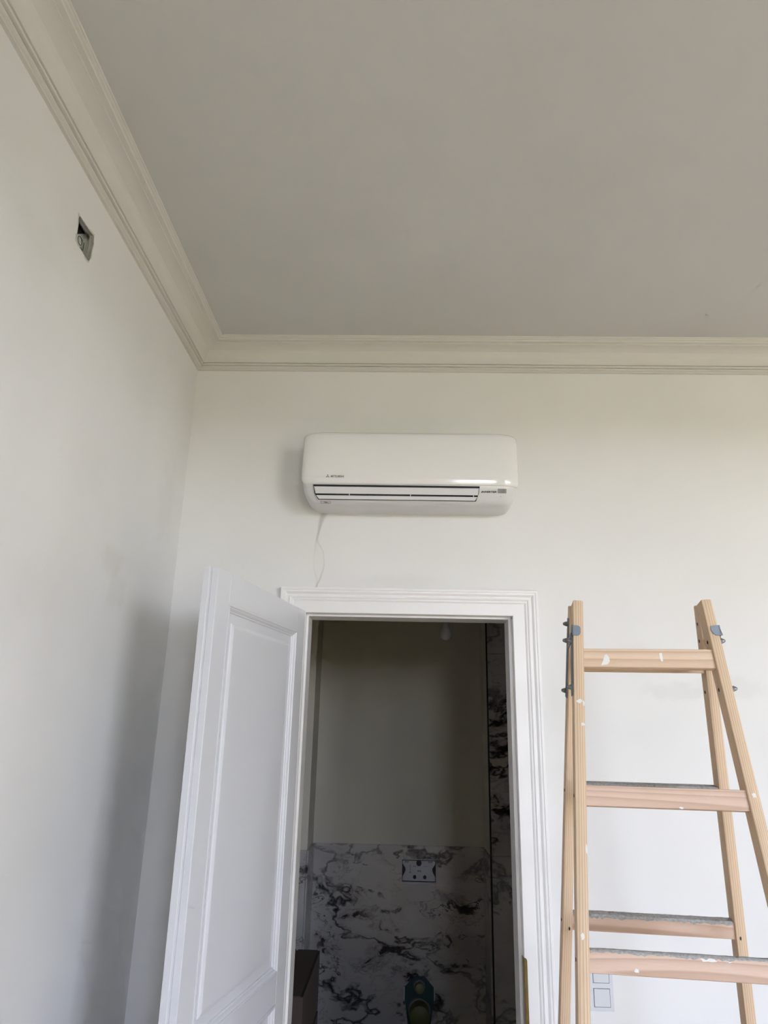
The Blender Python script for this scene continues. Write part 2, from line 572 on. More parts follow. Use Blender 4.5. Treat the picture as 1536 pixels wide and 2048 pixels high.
for k, (x0, x1, z0, z1) in enumerate(WIN):
    bm = bmesh.new()
    y0, y1 = RY0 - 0.16, RY0 - 0.10
    xm = x0 + 0.53 if k == 0 else (x0 + x1) / 2
    for lo, hi in [((x0, z0), (x0 + 0.06, z1)), ((x1 - 0.06, z0), (x1, z1)), ((x0 + 0.06, z0), (x1 - 0.06, z0 + 0.06)), ((x0 + 0.06, z1 - 0.06), (x1 - 0.06, z1)),
                   ((xm - 0.035, z0 + 0.06), (xm + 0.035, z1 - 0.06))]:
        add_box(bm, (lo[0], y0, lo[1]), (hi[0], y1, hi[1]), 0.006, 1)
    tag(obj('window_%d' % (k + 1), bm, M_wframe), 'tall white two-leaf window frame behind the camera, %s' % ('straight behind' if k == 0 else 'further right'), 'window', kind='structure')
tag(obj('ground_outside', boxbm((-400, -800, -5.2), (400, RY0 - 0.3, -5.0)), M_ground), 'pale stone street outside the windows, below the room', 'ground', kind='structure')

# cornice (distance from wall, height)
CORN = [(0.0, 3.4160), (0.0105, 3.4170), (0.0110, 3.4215), (0.0150, 3.4225), (0.0205, 3.4255), (0.0215, 3.4290), (0.0185, 3.4300), (0.0185, 3.4318), (0.0300, 3.4322), (0.0315, 3.4340),
        (0.0315, 3.4385), (0.0280, 3.4390), (0.0280, 3.4408), (0.0360, 3.4412), (0.0430, 3.4480), (0.0490, 3.4580), (0.0525, 3.4680), (0.0530, 3.4737), (0.0550, 3.4800), (0.0610, 3.4880),
        (0.0720, 3.4945), (0.0880, 3.4990), (0.1050, 3.5005), (0.1050, 3.5055), (0.1215, 3.5060), (0.1225, 3.5110), (0.1300, 3.5130), (0.1305, 3.5180),
        (0.1350, 3.5185), (0.1360, CEIL), (0.0, CEIL)]
tag(auto_smooth(obj('trim_1', sweep([[(w, -w, z) for w, z in CORN], [(RX1 - w, -w, z) for w, z in CORN]]), M_trim), 22),
    'cream moulded plaster cornice along the wall above the air conditioner', 'cornice', kind='structure')
tag(auto_smooth(obj('trim_2', sweep([[(w, -w, z) for w, z in CORN], [(w, RY0, z) for w, z in CORN]]), M_trim), 22),
    'cream moulded plaster cornice along the left wall above the junction hole', 'cornice', kind='structure')

# door casing and frame
CX0, CX1, CZ = 0.4506, 1.4926, 2.4222
CASE = [(0.0, 0.0), (0.0, 0.0245), (0.0015, 0.0265), (0.0095, 0.0265), (0.0110, 0.0240), (0.0185, 0.0235), (0.0225, 0.0205), (0.0265, 0.0165), (0.0330, 0.0165),
        (0.0350, 0.0195), (0.0385, 0.0205), (0.0415, 0.0190), (0.0430, 0.0165), (0.0480, 0.0160), (0.0520, 0.0135), (0.0545, 0.0105), (0.0560, 0.0120), (0.1000, 0.0120), (0.1020, 0.0100), (0.1020, 0.0)]
frame = tag(empty('trim_3', (0.97, 0, 0)), 'white moulded door casing and frame round the bathroom doorway', 'door frame', kind='structure')
inv = Matrix.Translation((-0.97, 0, 0))
WL = 0.1054 / 0.1020
for nm, rings in [('casing_board', [[(CX0 + c * WL, -t, 0.0) for c, t in CASE], [(CX0 + c * WL, -t, CZ - c) for c, t in CASE]]),
                  ('casing_board', [[(CX1 - c, -t, 0.0) for c, t in CASE], [(CX1 - c, -t, CZ - c) for c, t in CASE]]),
                  ('casing_head', [[(CX0 + c * WL, -t, CZ - c) for c, t in CASE], [(CX1 - c, -t, CZ - c) for c, t in CASE]])]:
    auto_smooth(obj(nm, sweep(rings), M_case, frame, matrix=inv), 25)
JL, JR, JT = 0.5560, 1.3906, 2.3202
for (a, c, s) in [(OX0, JL, 1), (JR, OX1, -1)]:
    bm = bmesh.new()
    if s > 0:
        pts = [(a, 0), (c, 0), (c, 0.030), (c + 0.0085, 0.030), (c + 0.0085, 0.14), (a, 0.14)]
    else:
        pts = [(c, 0), (a, 0), (a, 0.030), (a - 0.0125, 0.030), (a - 0.0125, 0.14), (c, 0.14)]
    add_prism(bm, pts, 2, 0.0, JT - 0.008)
    obj('jamb', bm, M_case, frame, matrix=inv)
bm = bmesh.new()
add_prism(bm, [(0, JT), (0.030, JT), (0.030, JT - 0.008), (0.14, JT - 0.008), (0.14, OZ), (0, OZ)], 0, OX0, OX1)
obj('head_jamb', bm, M_case, frame, matrix=inv)
bm = bmesh.new()                                          # strike plate let into the lock-side edge
add_prism(bm, [(1.3895, 0.86), (1.3895, 1.1205), (1.3945, 1.1205), (1.3985, 1.1175), (1.4005, 1.1120), (1.4005, 0.86)], 1, -0.0140, -0.0105)
add_box(bm, (1.3885, -0.0105, 0.86), (1.3905, 0.024, 1.1190))
tag(obj('strike_plate', bm, M_brass, frame, matrix=inv), 'worn brass strike plate')

# open door leaf: local x along the leaf from the hinge, local y out of the visible face, z up
ANG = 0.1909
door = tag(empty('door_1', (0.568, 0.0, 0.0), math.atan2(-math.cos(ANG), -math.sin(ANG))),
           'white panelled door leaf standing open into the room', 'door', kind='structure')
S0, S1, SL = 0.046, 0.845, 0.858
ZB, ZT = 0.008, 2.3213
PX0, PX1 = 0.133, 0.755


def leaf_bar(name, x0, x1, z0, z1, lip0=0.0, lip1=0.0, lipz=0.0):
    bm = bmesh.new()
    add_box(bm, (x0, -0.021, z0), (x1, 0.0, z1), 0.0012, 1)
    add_box(bm, (x0 - lip0, -0.042, z0), (x1 + lip1, -0.0211, z1 + lipz), 0.0012, 1)
    return obj(name, bm, M_door, door)


leaf_bar('stile', S0, PX0, ZB, ZT)
leaf_bar('stile', PX1, S1, ZB, ZT, lip1=SL - S1)
leaf_bar('rail', PX0 + 0.0004, PX1 - 0.0004, 2.2295, ZT)
leaf_bar('rail', PX0 + 0.0004, PX1 - 0.0004, 0.9940, 1.0845)
leaf_bar('rail', PX0 + 0.0004, PX1 - 0.0004, ZB, 0.2300)
for (z0, z1) in [(1.0845, 2.2295), (0.2300, 0.9940)]:
    def rect(d, y):
        return [(PX0 + d, y, z0 + d), (PX1 - d, y, z0 + d), (PX1 - d, y, z1 - d), (PX0 + d, y, z1 - d)]
    prof = [(0.0, -0.020), (0.0, 0.0015), (0.003, 0.0025), (0.007, 0.0020), (0.0085, -0.0010), (0.0125, -0.0025), (0.0165, -0.0060), (0.0180, -0.0085), (0.0225, -0.0095), (0.0240, -0.0130), (0.0240, -0.020)]
    bm = bmesh.new()
    R = [[bm.verts.new(p) for p in rect(d, y)] for d, y in prof]
    for a, c in zip(R[:-1], R[1:]):
        for i in range(4):
            j = (i + 1) % 4
            bm.faces.new((a[i], a[j], c[j], c[i]))
    obj('moulding', bm, M_door, door)
    prof = [(0.012, -0.028), (0.012, -0.0135), (0.052, -0.0135), (0.056, -0.0100), (0.064, -0.0070), (0.068, -0.0065)]
    bm = bmesh.new()
    R = [[bm.verts.new(p) for p in rect(d, y)] for d, y in prof]
    for a, c in zip(R[:-1], R[1:]):
        for i in range(4):
            j = (i + 1) % 4
            bm.faces.new((a[i], a[j], c[j], c[i]))
    bm.faces.new(R[-1])
    bm.faces.new(R[0][::-1])
    obj('panel', bm, M_door, door)
for z in (0.30, 2.05):
    bm = bmesh.new()
    add_lathe(bm, [(0.007, z), (0.007, z + 0.09)], 12, origin=(0.036, -0.046, 0))
    obj('hinge', bm, M_steel, door)

# ------------------------------------------------------------------ bathroom shell beyond the doorway
BY, NY = 2.13, 1.83                     # back of the toilet niche, front of the niche
NX0, NX1, MZ = 0.396, 1.487, 1.157      # niche sides, top of the marble
BXL, BXR, BC = 0.02, 2.10, 2.95
T = 0.010
tag(obj('wall_bathroom_back', boxbm((BXL, BY + T, 0), (BXR, BY + 0.15, BC)), M_bathpaint), 'grey-white painted wall at the back of the dark bathroom', 'wall', kind='structure')
wbl = tag(obj('wall_bathroom_left', boxbm((BXL, NY + T, 0), (NX0 - T, BY + T, BC)), M_bathpaint), 'painted boxed-out corner on the left of the bathroom niche', 'wall', kind='structure')
wbr = tag(obj('wall_bathroom_right', boxbm((NX1 + T, NY + T, 0), (BXR, BY + T, BC)), M_bathpaint), 'boxed-out wall on the right of the bathroom niche', 'wall', kind='structure')
tag(obj('wall_bathroom_side_left', boxbm((BXL - 0.12, 0.13, 0), (BXL, BY + 0.15, BC)), M_bathpaint), 'painted left side wall of the dark bathroom', 'wall', kind='structure')
tag(obj('wall_bathroom_side_right', boxbm((BXR, 0.13, 0), (BXR + 0.12, BY + 0.15, BC)), M_bathpaint), 'painted right side wall of the dark bathroom', 'wall', kind='structure')
tag(obj('floor_bathroom', boxbm((BXL - 0.12, 0.0, -0.1), (BXR + 0.12, BY + 0.15, 0.0)), plain('dark_grey_screed', (0.16, 0.15, 0.14), 0.8, var=0.1)), 'dark grey screed floor of the bathroom', 'floor', kind='structure')
tag(obj('ceiling_bathroom', boxbm((BXL - 0.12, 0.13, BC), (BXR + 0.12, BY + 0.15, BC + 0.1)), M_bathpaint), 'painted bathroom ceiling with the hanging bulb', 'ceiling', kind='structure')


def tile(lo, hi, parent):
    return obj('tile', boxbm(lo, hi, 0.0012, 1), M_marble, parent)


wbb = bpy.data.objects['wall_bathroom_back']
G = 0.0015
# back slab is cut round the cistern opening
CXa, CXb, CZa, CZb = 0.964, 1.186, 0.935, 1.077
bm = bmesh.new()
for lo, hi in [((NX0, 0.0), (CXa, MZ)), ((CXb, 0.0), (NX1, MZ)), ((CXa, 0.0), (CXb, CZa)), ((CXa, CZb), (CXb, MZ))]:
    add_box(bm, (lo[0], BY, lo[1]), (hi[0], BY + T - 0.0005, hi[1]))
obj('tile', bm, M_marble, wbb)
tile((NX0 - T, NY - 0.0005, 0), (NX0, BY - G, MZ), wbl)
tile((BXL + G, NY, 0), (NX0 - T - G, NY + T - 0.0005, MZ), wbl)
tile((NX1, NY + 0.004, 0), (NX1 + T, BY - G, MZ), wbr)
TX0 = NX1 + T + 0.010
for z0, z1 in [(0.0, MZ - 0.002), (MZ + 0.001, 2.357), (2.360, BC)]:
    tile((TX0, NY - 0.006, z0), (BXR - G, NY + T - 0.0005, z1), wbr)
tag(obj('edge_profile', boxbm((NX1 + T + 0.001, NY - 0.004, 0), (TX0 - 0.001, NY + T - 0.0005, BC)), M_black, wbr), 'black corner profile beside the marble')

# ------------------------------------------------------------------ air conditioner
ac = tag(empty('air_conditioner', (0.969, 0.0, 2.742)), 'white wall-mounted air conditioner above the doorway', 'air conditioner')
AM = Matrix.Translation((-0.969, 0, -2.742))
AX0, AX1 = 0.534, 1.404
AW = (AX1 - AX0) / 2
AXC = 0.969


def stations(n=40):
    return [AXC + AW * math.sin((i / n - 0.5) * math.pi) for i in range(n + 1)]


def bend(x, amt=0.030, zone=0.085):
    d = max(0.0, abs(x - AXC) - (AW - zone)) / zone
    return amt * (1 - math.sqrt(max(0.0, 1 - d * d * 0.98)))


# front panel: profile from top to bottom (y, z)
PPROF = [(-0.120, 3.036), (-0.165, 3.0375), (-0.187, 3.0350), (-0.196, 3.0290), (-0.2015, 3.018), (-0.2045, 2.99), (-0.2070, 2.95), (-0.2092, 2.91), (-0.2110, 2.87), (-0.2119, 2.845),
         (-0.21215, 2.8345), (-0.21222, 2.8315), (-0.21195, 2.8290), (-0.21145, 2.8255), (-0.21025, 2.8175), (-0.2090, 2.8100), (-0.2078, 2.8075), (-0.2040, 2.8055), (-0.1985, 2.8050)]
bm = bmesh.new()
rows = []
zb_ = 2.8050
for x in stations(48):
    row = []
    for (y, z) in PPROF:
        d = z - zb_
        rl = 0.030 if x < AXC else 0.012
        h = max(0.0, rl - d)
        inset = rl - math.sqrt(max(0.0, rl * rl - h * h))
        sx = (AW - inset) / AW
        xx = AXC + (x - AXC) * sx
        row.append(bm.verts.new((xx, y + bend(x) * min(1.0, (-y) / 0.19), z - 0.012 * (bend(x) / 0.030) * (1 if z > 3.0 else 0))))
    rows.append(row)
for a, c in zip(rows[:-1], rows[1:]):
    for i in range(len(PPROF) - 1):
        bm.faces.new((a[i], a[i + 1], c[i + 1], c[i]))
panel = obj('front_panel', bm, M_acpanel, ac, smooth=True, matrix=AM)
sm = panel.modifiers.new('thickness', 'SOLIDIFY')
sm.thickness = 0.006
sm.offset = 1.0 if False else -1.0

# body: closed profile lofted along x, lower corners rounded off
BPROF = [(0.0, 3.030), (-0.150, 3.030), (-0.180, 3.024), (-0.193, 3.010), (-0.1985, 2.86), (-0.2030, 2.803), (-0.1965, 2.790), (-0.1845, 2.766), (-0.1740, 2.749), (-0.1620, 2.740), (-0.1400, 2.7365), (-0.1000, 2.7370), (0.0, 2.744)]
BW = AW - 0.006
rings = []
for i in range(33):
    u = math.sin((i / 32 - 0.5) * math.pi)
    x = AXC + BW * u
    r = 0.070 if x < AXC else 0.050
    d = max(0.0, abs(x - AXC) - (BW - r)) / r
    lift = (0.070 if x < AXC else 0.060) * (1 - math.sqrt(max(0.0, 1 - d * d * 0.985)))
    ring = []
    for (y, z) in BPROF:
        k = min(1.0, max(0.0, (2.83 - z) / 0.09))
        kt = 1.0 if z > 3.0 else 0.0
        ring.append((x, y + bend(x, 0.034) * min(1, -y / 0.19), z + lift * k - kt * 0.014 * d * d))
    rings.append(ring)
body = auto_smooth(obj('body', sweep(rings), M_acbody, ac, matrix=AM), 40)

# outlet on the sloping lower front: local frame on that slope
pa, pb = Vector((0, -0.2035, 2.803)), Vector((0, -0.1735, 2.7455))
dn = (pb - pa).normalized()
nn = Vector((0, dn.z, -dn.y))
if nn.y > 0:
    nn = -nn


def slope_m(x, t, off):
    p = pa + dn * t + nn * off
    return Matrix(((1, 0, 0, x), (0, -dn.y, nn.y, p.y), (0, -dn.z, nn.z, p.z), (0, 0, 0, 1)))   # local x right, y up the slope, z outward


def slope_plate(name, pts, off, thick, mat, parent):
    bm = bmesh.new()
    add_prism(bm, [(p[0], -p[1]) for p in pts], 2, 0.0, thick, slope_m(0, 0, off))
    return obj(name, bm, mat, parent, matrix=AM if parent is ac else None)


slope_plate('outlet_shade_plate', [(0.585, 0.000), (1.247, 0.000), (1.244, 0.030), (1.234, 0.0605), (0.605, 0.0605), (0.590, 0.036)], 0.0002, 0.0030, M_acdark, ac)  # dark plate on the body stands for the shaded recess behind the flaps
slope_plate('flap', [(0.5885, 0.0075), (1.2435, 0.0075), (1.2405, 0.0350), (0.5945, 0.0350)], 0.0034, 0.0050, M_flap, ac)
slope_plate('flap', [(0.5970, 0.0425), (1.2380, 0.0425), (1.2300, 0.0570), (0.6080, 0.0570)], 0.0034, 0.0050, M_flap, ac)
for x in (0.728, 0.972, 1.222):
    slope_plate('flap_pivot', [(x, 0.034), (x + 0.003, 0.034), (x + 0.003, 0.044), (x, 0.044)], 0.0030, 0.0020, M_flap, ac)


def text_mesh(body, size, name, mat, parent, m, shear=0.0, spacing=1.0, width=None):
    cu = bpy.data.curves.new(name, 'FONT')
    cu.body = body
    cu.size = size
    cu.shear = shear
    cu.space_character = spacing
    cu.extrude = 0.0002
    cu.offset = 0.0003
    cu.resolution_u = 3
    tmp = bpy.data.objects.new(name + '_curve', cu)
    COL.objects.link(tmp)
    dg = bpy.context.evaluated_depsgraph_get()
    me = bpy.data.meshes.new_from_object(tmp.evaluated_get(dg))
    bpy.data.objects.remove(tmp, do_unlink=True)
    bpy.data.curves.remove(cu)
    if width:
        w = max(v.co.x for v in me.vertices) - min(v.co.x for v in me.vertices)
        for v in me.vertices:
            v.co.x *= width / w
    me.materials.clear()
    me.materials.append(mat)
    o = bpy.data.objects.new(name, me)
    COL.objects.link(o)
    o.parent = parent
    o.matrix_local = m
    return o


def panel_frame(x, z, off=0.0006):
    """frame lying on the flat of the front panel"""
    y = -0.2110 - (2.87 - z) * 0.036 - off
    return AM @ Matrix(((1, 0, 0, x), (0, 0, -1, y), (0, 1, 0, z), (0, 0, 0, 1)))


# emblem: three diamonds, then the maker's lettering
bm = bmesh.new()
d = 0.0042
for (ox, oz, ang) in [(0, 0.0, 90), (0, 0.0, 210), (0, 0.0, 330)]:
    a = math.radians(ang)
    ux, uz = math.cos(a), math.sin(a)
    px, pz = -uz, ux
    L_, W_ = 2 * d, d * 0.577
    pts = [(0, 0), (ux * L_ / 2 + px * W_, uz * L_ / 2 + pz * W_), (ux * L_, uz * L_), (ux * L_ / 2 - px * W_, uz * L_ / 2 - pz * W_)]
    add_prism(bm, pts, 2, 0.0, 0.0003)
obj('emblem', bm, M_ink, panel, matrix=AM.inverted() @ panel_frame(0.642, 2.8345))
text_mesh('MITSUBISHI', 0.0125, 'lettering', M_ink, panel, AM.inverted() @ panel_frame(0.654, 2.8305), width=0.052)
tag(text_mesh('INVERTER', 0.0105, 'lettering', M_inkblack, body, slope_m(1.2535, 0.0255, 0.0006), shear=0.25, width=0.060), 'black italic lettering')
slope_plate('display', [(1.319, 0.0085), (1.353, 0.0085), (1.3535, 0.0265), (1.3195, 0.0265)], 0.0004, 0.0012, M_disp, body)
slope_plate('receiver_mark', [(1.3165, 0.0345), (1.3365, 0.0345), (1.3365, 0.0385), (1.3165, 0.0385)], 0.0004, 0.0004, M_flap, body)
slope_plate('receiver_mark', [(1.331, 0.0390), (1.3345, 0.0390), (1.3328, 0.0415)], 0.0004, 0.0004, M_ink, body)
# small outlined data label under the outlet
bm = bmesh.new()
lf = Matrix.Translation((0.0, 0.0, 0.0))
for lo, hi in [((0, 0), (0.040, 0.0009)), ((0, 0.0120), (0.040, 0.0129)), ((0, 0), (0.0009, 0.0129)), ((0.0391, 0), (0.040, 0.0129)), ((0.013, 0.0050), (0.027, 0.0080)), ((0.018, 0.0030), (0.033, 0.0045))]:
    add_box(bm, (lo[0], lo[1], 0), (hi[0], hi[1], 0.0004))
pl_a, pl_b = Vector((0, -0.1720, 2.7470)), Vector((0, -0.1585, 2.7388))
dv = (pl_b - pl_a).normalized()
nv = Vector((0, dv.z, -dv.y))
if nv.y > 0:
    nv = -nv
obj('data_label', bm, M_ink, body, matrix=Matrix(((1, 0, 0, 0.613), (0, -dv.y, nv.y, pl_b.y + nv.y * 0.0012), (0, -dv.z, nv.z, pl_b.z + nv.z * 0.0012), (0, 0, 0, 1))))

# ------------------------------------------------------------------ junction box in the left wall
jb = tag(empty('junction_box', (-0.012, -1.12, 3.238)), 'grey electrical junction box sunk in the ragged hole in the left wall', 'junction box')
JM = Matrix.Translation((0.012, 1.12, -3.238))
bm = bmesh.new()
ya, yb, za, zb, xa, xb = -1.182, -1.056, 3.178, 3.300, -0.0125, -0.038
for lo, hi in [((xb, ya, za), (xb + 0.003, yb, zb)), ((xb, yb, za), (xa, yb + 0.003, zb)), ((xb, ya - 0.003, za), (xa, ya, zb)), ((xb, ya, zb), (xa, yb, zb + 0.003)), ((xb, ya, za - 0.003), (xa, yb, za))]:
    add_box(bm, lo, hi)
obj('box', bm, M_boxgrey, jb, matrix=JM)
xp = xb + 0.003                                            # face of the back plate
obj('painted_opening', add_prism(bmesh.new(), [(-1.125, 3.2995), (-1.0640, 3.2995), (-1.0679, 3.2963), (-1.1091, 3.2620), (-1.125, 3.2490)], 0, xp + 0.0001, xp + 0.0008), M_black, jb, matrix=JM)  # flat black patch on the back plate paints the dark of an opening
for (y, z, r) in [(-1.0865, 3.2560, 0.0135), (-1.074, 3.2310, 0.0090)]:
    bm = bmesh.new()
    add_lathe(bm, [(r - 0.0016, 0), (r, 0), (r, 0.0010), (r - 0.0016, 0.0010), (r - 0.0016, 0)], 20, axis='X', origin=(xp + 0.0001, y, z), caps=False)
    obj('knockout_ring', bm, M_screw, jb, matrix=JM)
obj('plate_edge_line', boxbm((xp + 0.0001, -1.0630, 3.238), (xp + 0.0008, -1.0605, 3.268)), M_screw, jb, matrix=JM)  # dark strip added for the line along the plate's right edge
bm = bmesh.new()
n = len(HOLE)
cyh, czh = sum(p[0] for p in HOLE) / n, sum(p[1] for p in HOLE) / n
for i in range(n):                                         # crumbled rim of plaster on the room side
    p, q = HOLE[i], HOLE[(i + 1) % n]
    ex = [(cyh + (a[0] - cyh) * s, czh + (a[1] - czh) * s) for a in (p, q) for s in (1.0, 1.05 + 0.05 * ((i * 7) % 3))]
    vsn = [bm.verts.new((0.0004, ex[0][0], ex[0][1])), bm.verts.new((0.0002, ex[1][0], ex[1][1])), bm.verts.new((0.0002, ex[3][0], ex[3][1])), bm.verts.new((0.0004, ex[2][0], ex[2][1])),
           bm.verts.new((-0.010, ex[0][0], ex[0][1])), bm.verts.new((-0.010, ex[2][0], ex[2][1]))]
    bm.faces.new(vsn[:4])
    bm.faces.new((vsn[0], vsn[3], vsn[5], vsn[4]))
obj('plaster_rim', bm, M_plaster, jb, matrix=JM)

# ------------------------------------------------------------------ wooden double ladder
LO = Vector((1.3294, -1.1341, 2.1859))
PHI, AL, BE, GAP = 0.1051, 0.1756, 0.1972, 0.047
u = Vector((math.cos(PHI), -math.sin(PHI), 0))
v = Vector((math.sin(PHI), math.cos(PHI), 0))
k = Vector((0, 0, 1))
FN = math.cos(AL) * v - math.sin(AL) * k                  # from the front face of the near frame inwards
RN = math.cos(BE) * v + math.sin(BE) * k


def Fp(x, t, n=0.0):
    return LO + x * u - (t * math.sin(AL)) * v - t * math.cos(AL) * k + n * FN


def Rp(x, t, n=0.0):
    return LO + x * u + (GAP + t * math.sin(BE)) * v - (t + 0.0081) * math.cos(BE) * k + n * RN


FRAME = {'near': dict(P=Fp, N=FN, xl=0.0298, tl=0.0677, xr=0.324, tr=0.0592, w=0.0237, t1=0.1202, ln=2.186 / math.cos(AL)),
         'far': dict(P=Rp, N=RN, xl=0.0284, tl=0.0548, xr=0.3316, tr=0.0601, w=0.0236, t1=0.1257, ln=2.178 / math.cos(BE))}
STEP, RT, SD = 0.30, 0.023, 0.042
RUNGS = {'near': [(0.1183, 0.0445), (0.4190, 0.0417), (0.7204, 0.0400)], 'far': [(0.1211, 0.0400), (0.4255, 0.0400), (0.7265, 0.0375)]}   # (distance down the stile, height) as nailed
ladder = tag(empty('step_ladder', (1.62, -1.15, 0)), 'open wooden double step ladder with plaster-crusted rungs in front of the wall', 'ladder')
LI = Matrix.Translation((-1.62, 1.15, 0))
SIDES = {}


def basis(ex, ey, ez, p):
    return LI @ Matrix(((ex.x, ey.x, ez.x, p.x), (ex.y, ey.y, ez.y, p.y), (ex.z, ey.z, ez.z, p.z), (0, 0, 0, 1)))


for fk, f in FRAME.items():
    P, N = f['P'], f['N']
    for side, x0, sl in (('l', f['xl'], -f['tl']), ('r', f['xr'], f['tr'])):
        ez = (P(x0, 0) - P(x0 + sl, 1)).normalized()
        ey = N
        ex = ey.cross(ez).normalized()
        ln = f['ln'] * math.sqrt(1 + sl * sl)
        m = basis(ex, ey, ez, P(x0, 0))
        SIDES[fk, side] = (m, ex)
        bm = boxbm((0, 0, -ln + 0.012), (f['w'], SD, 0), 0.0035, 2)
        auto_smooth(obj('stile', bm, M_pine, ladder, matrix=m), 40)
        for i in range(7):                                 # screws through the stile into the rungs, one per rung
            t = f['t1'] + i * STEP + 0.020
            xo = -0.0004 if side == 'l' else f['w'] + 0.0004
            obj('screw', add_lathe(bmesh.new(), [(0.0002, -0.0006), (0.0035, -0.0006), (0.0035, 0.0006), (0.0002, 0.0006)], 10, axis='X', origin=(xo, 0.018, -t * math.sqrt(1 + sl * sl))), M_screw, ladder, matrix=m)
    for i in range(7):
        t, RH = RUNGS[fk][i] if i < 3 else (f['t1'] + i * STEP, 0.040)
        xa = f['xl'] - f['tl'] * t + f['w'] + 0.0002
        xb = f['xr'] + f['tr'] * t - 0.0002
        ln = xb - xa
        ez = (P(0, 0) - P(0, 1)).normalized()
        m = basis(u, N, ez, P(xa, t, 0.006))
        z0 = -RH
        # ends are cut to the splay of the stiles
        bm = bmesh.new()
        e0, e1 = -f['tl'] * RH, f['tr'] * RH
        c = 0.0030
        prof = [(c, 0), (RT - c, 0), (RT - c * 0.3, -c * 0.3), (RT, -c), (RT, z0 + c), (RT - c * 0.3, z0 + c * 0.3), (RT - c, z0), (c, z0), (c * 0.3, z0 + c * 0.3), (0, z0 + c), (0, -c), (c * 0.3, -c * 0.3)]
        ra = [(e0 * (z / z0), y, z) for y, z in prof]
        rb = [(ln + e1 * (z / z0), y, z) for y, z in prof]
        bm.free()
        rung = auto_smooth(obj('rung', sweep([ra, rb]), M_pine_rung if i == 0 else M_pine_pink, ladder, matrix=m), 40)
        if i >= 2 or (i == 1 and fk == 'far'):                                         # dried filler trodden onto the top of the rung
            amt = 0.15 if i == 1 else (0.8 if fk == 'far' else 0.60)
            nseg = 60
            rg = random.Random(i * 13 + (5 if fk == 'far' else 0))
            rows = []
            hh = 0.0
            for q in range(nseg + 1):
                x = 0.002 + (ln - 0.004) * q / nseg
                hh = 0.6 * hh + 0.4 * rg.uniform(0.2, 1.0)
                h = (0.0008 + 0.0034 * hh * amt)
                lip = rg.uniform(0.0, 0.0030) * amt + (rg.uniform(0.002, 0.006) * amt if rg.random() < 0.22 else 0.0)
                rows.append([(x, -0.0007, -c - lip), (x, -0.0009, -c * 0.6), (x, 0.002, h * 0.7), (x, RT * 0.5, h), (x, RT - 0.002, h * 0.8), (x, RT + 0.0005, -c * 0.6), (x, RT * 0.5, -0.002)])
            tag(obj('filler_crust', sweep(rows), M_crust, rung), 'grey dried filler crust')


def on_frame(fk, x, t, n, name, bm, mat, label=None):
    f = FRAME[fk]
    ez = (f['P'](0, 0) - f['P'](0, 1)).normalized()
    o = obj(name, bm, mat, ladder, matrix=basis(u, f['N'], ez, f['P'](x, t, n)))
    if label:
        tag(o, label)
    return o


# paint and filler splashes on the near frame
def splash(fk, x, t, n, pts):
    bm = bmesh.new()
    add_prism(bm, pts, 1, -0.0005, 0.0002)
    return on_frame(fk, x, t, n, 'paint_splash', bm, M_paint)


t1 = FRAME['near']['t1']
splash('near', 0.0925, t1 + 0.024, 0.006, [(-0.011, -0.014), (0.004, -0.012), (0.010, -0.004), (0.008, 0.006), (0.003, 0.012), (-0.002, 0.008), (-0.005, -0.002)])
splash('near', 0.217, t1 + 0.018, 0.006, [(-0.003, 0.009), (0.003, 0.010), (0.0035, -0.009), (-0.0005, -0.010), (-0.0035, -0.001)])
splash('near', 0.215, t1 + STEP + 0.038, 0.006, blob(9, 0.004, 0.002, 0.3, 2))
splash('near', 0.091, t1 + 2 * STEP + 0.031, 0.006, blob(9, 0.0042, 0.0038, 0.3, 3))
splash('near', 0.225, t1 + 2 * STEP + 0.006, 0.006, blob(12, 0.016, 0.0035, 0.35, 4))
splash('near', 0.265, t1 + 2 * STEP + 0.006, 0.006, blob(9, 0.005, 0.003, 0.35, 8))
for (t, dx, rx, rz, sd) in [(0.243, 0.012, 0.0055, 0.0045, 5), (0.247, 0.021, 0.002, 0.006, 6), (0.293, 0.018, 0.005, 0.0035, 7), (0.70, 0.011, 0.004, 0.007, 9), (0.545, 0.0215, 0.002, 0.009, 10)]:
    x = FRAME['near']['xl'] - FRAME['near']['tl'] * t + dx
    splash('near', x, t, 0.0, blob(9, rx, rz, 0.4, sd))
x = FRAME['near']['xr'] + FRAME['near']['tr'] * 0.43 + 0.012
splash('near', x, 0.43, 0.0, blob(9, 0.004, 0.005, 0.4, 11))

# iron fittings at the head of the ladder
def acorn(bm, p, s, ln=0.011, r=0.0066):
    """hexagon nut with a domed end, pointing out along x"""
    add_lathe(bm, [(r, 0.0), (r, 0.0045 * s)], 6, axis='X', origin=p)
    add_lathe(bm, [(r * 0.8, 0.0045 * s), (r * 0.72, (ln - 0.003) * s), (r * 0.42, ln * s), (0.0002, (ln + 0.0005) * s)], 10, axis='X', origin=p)


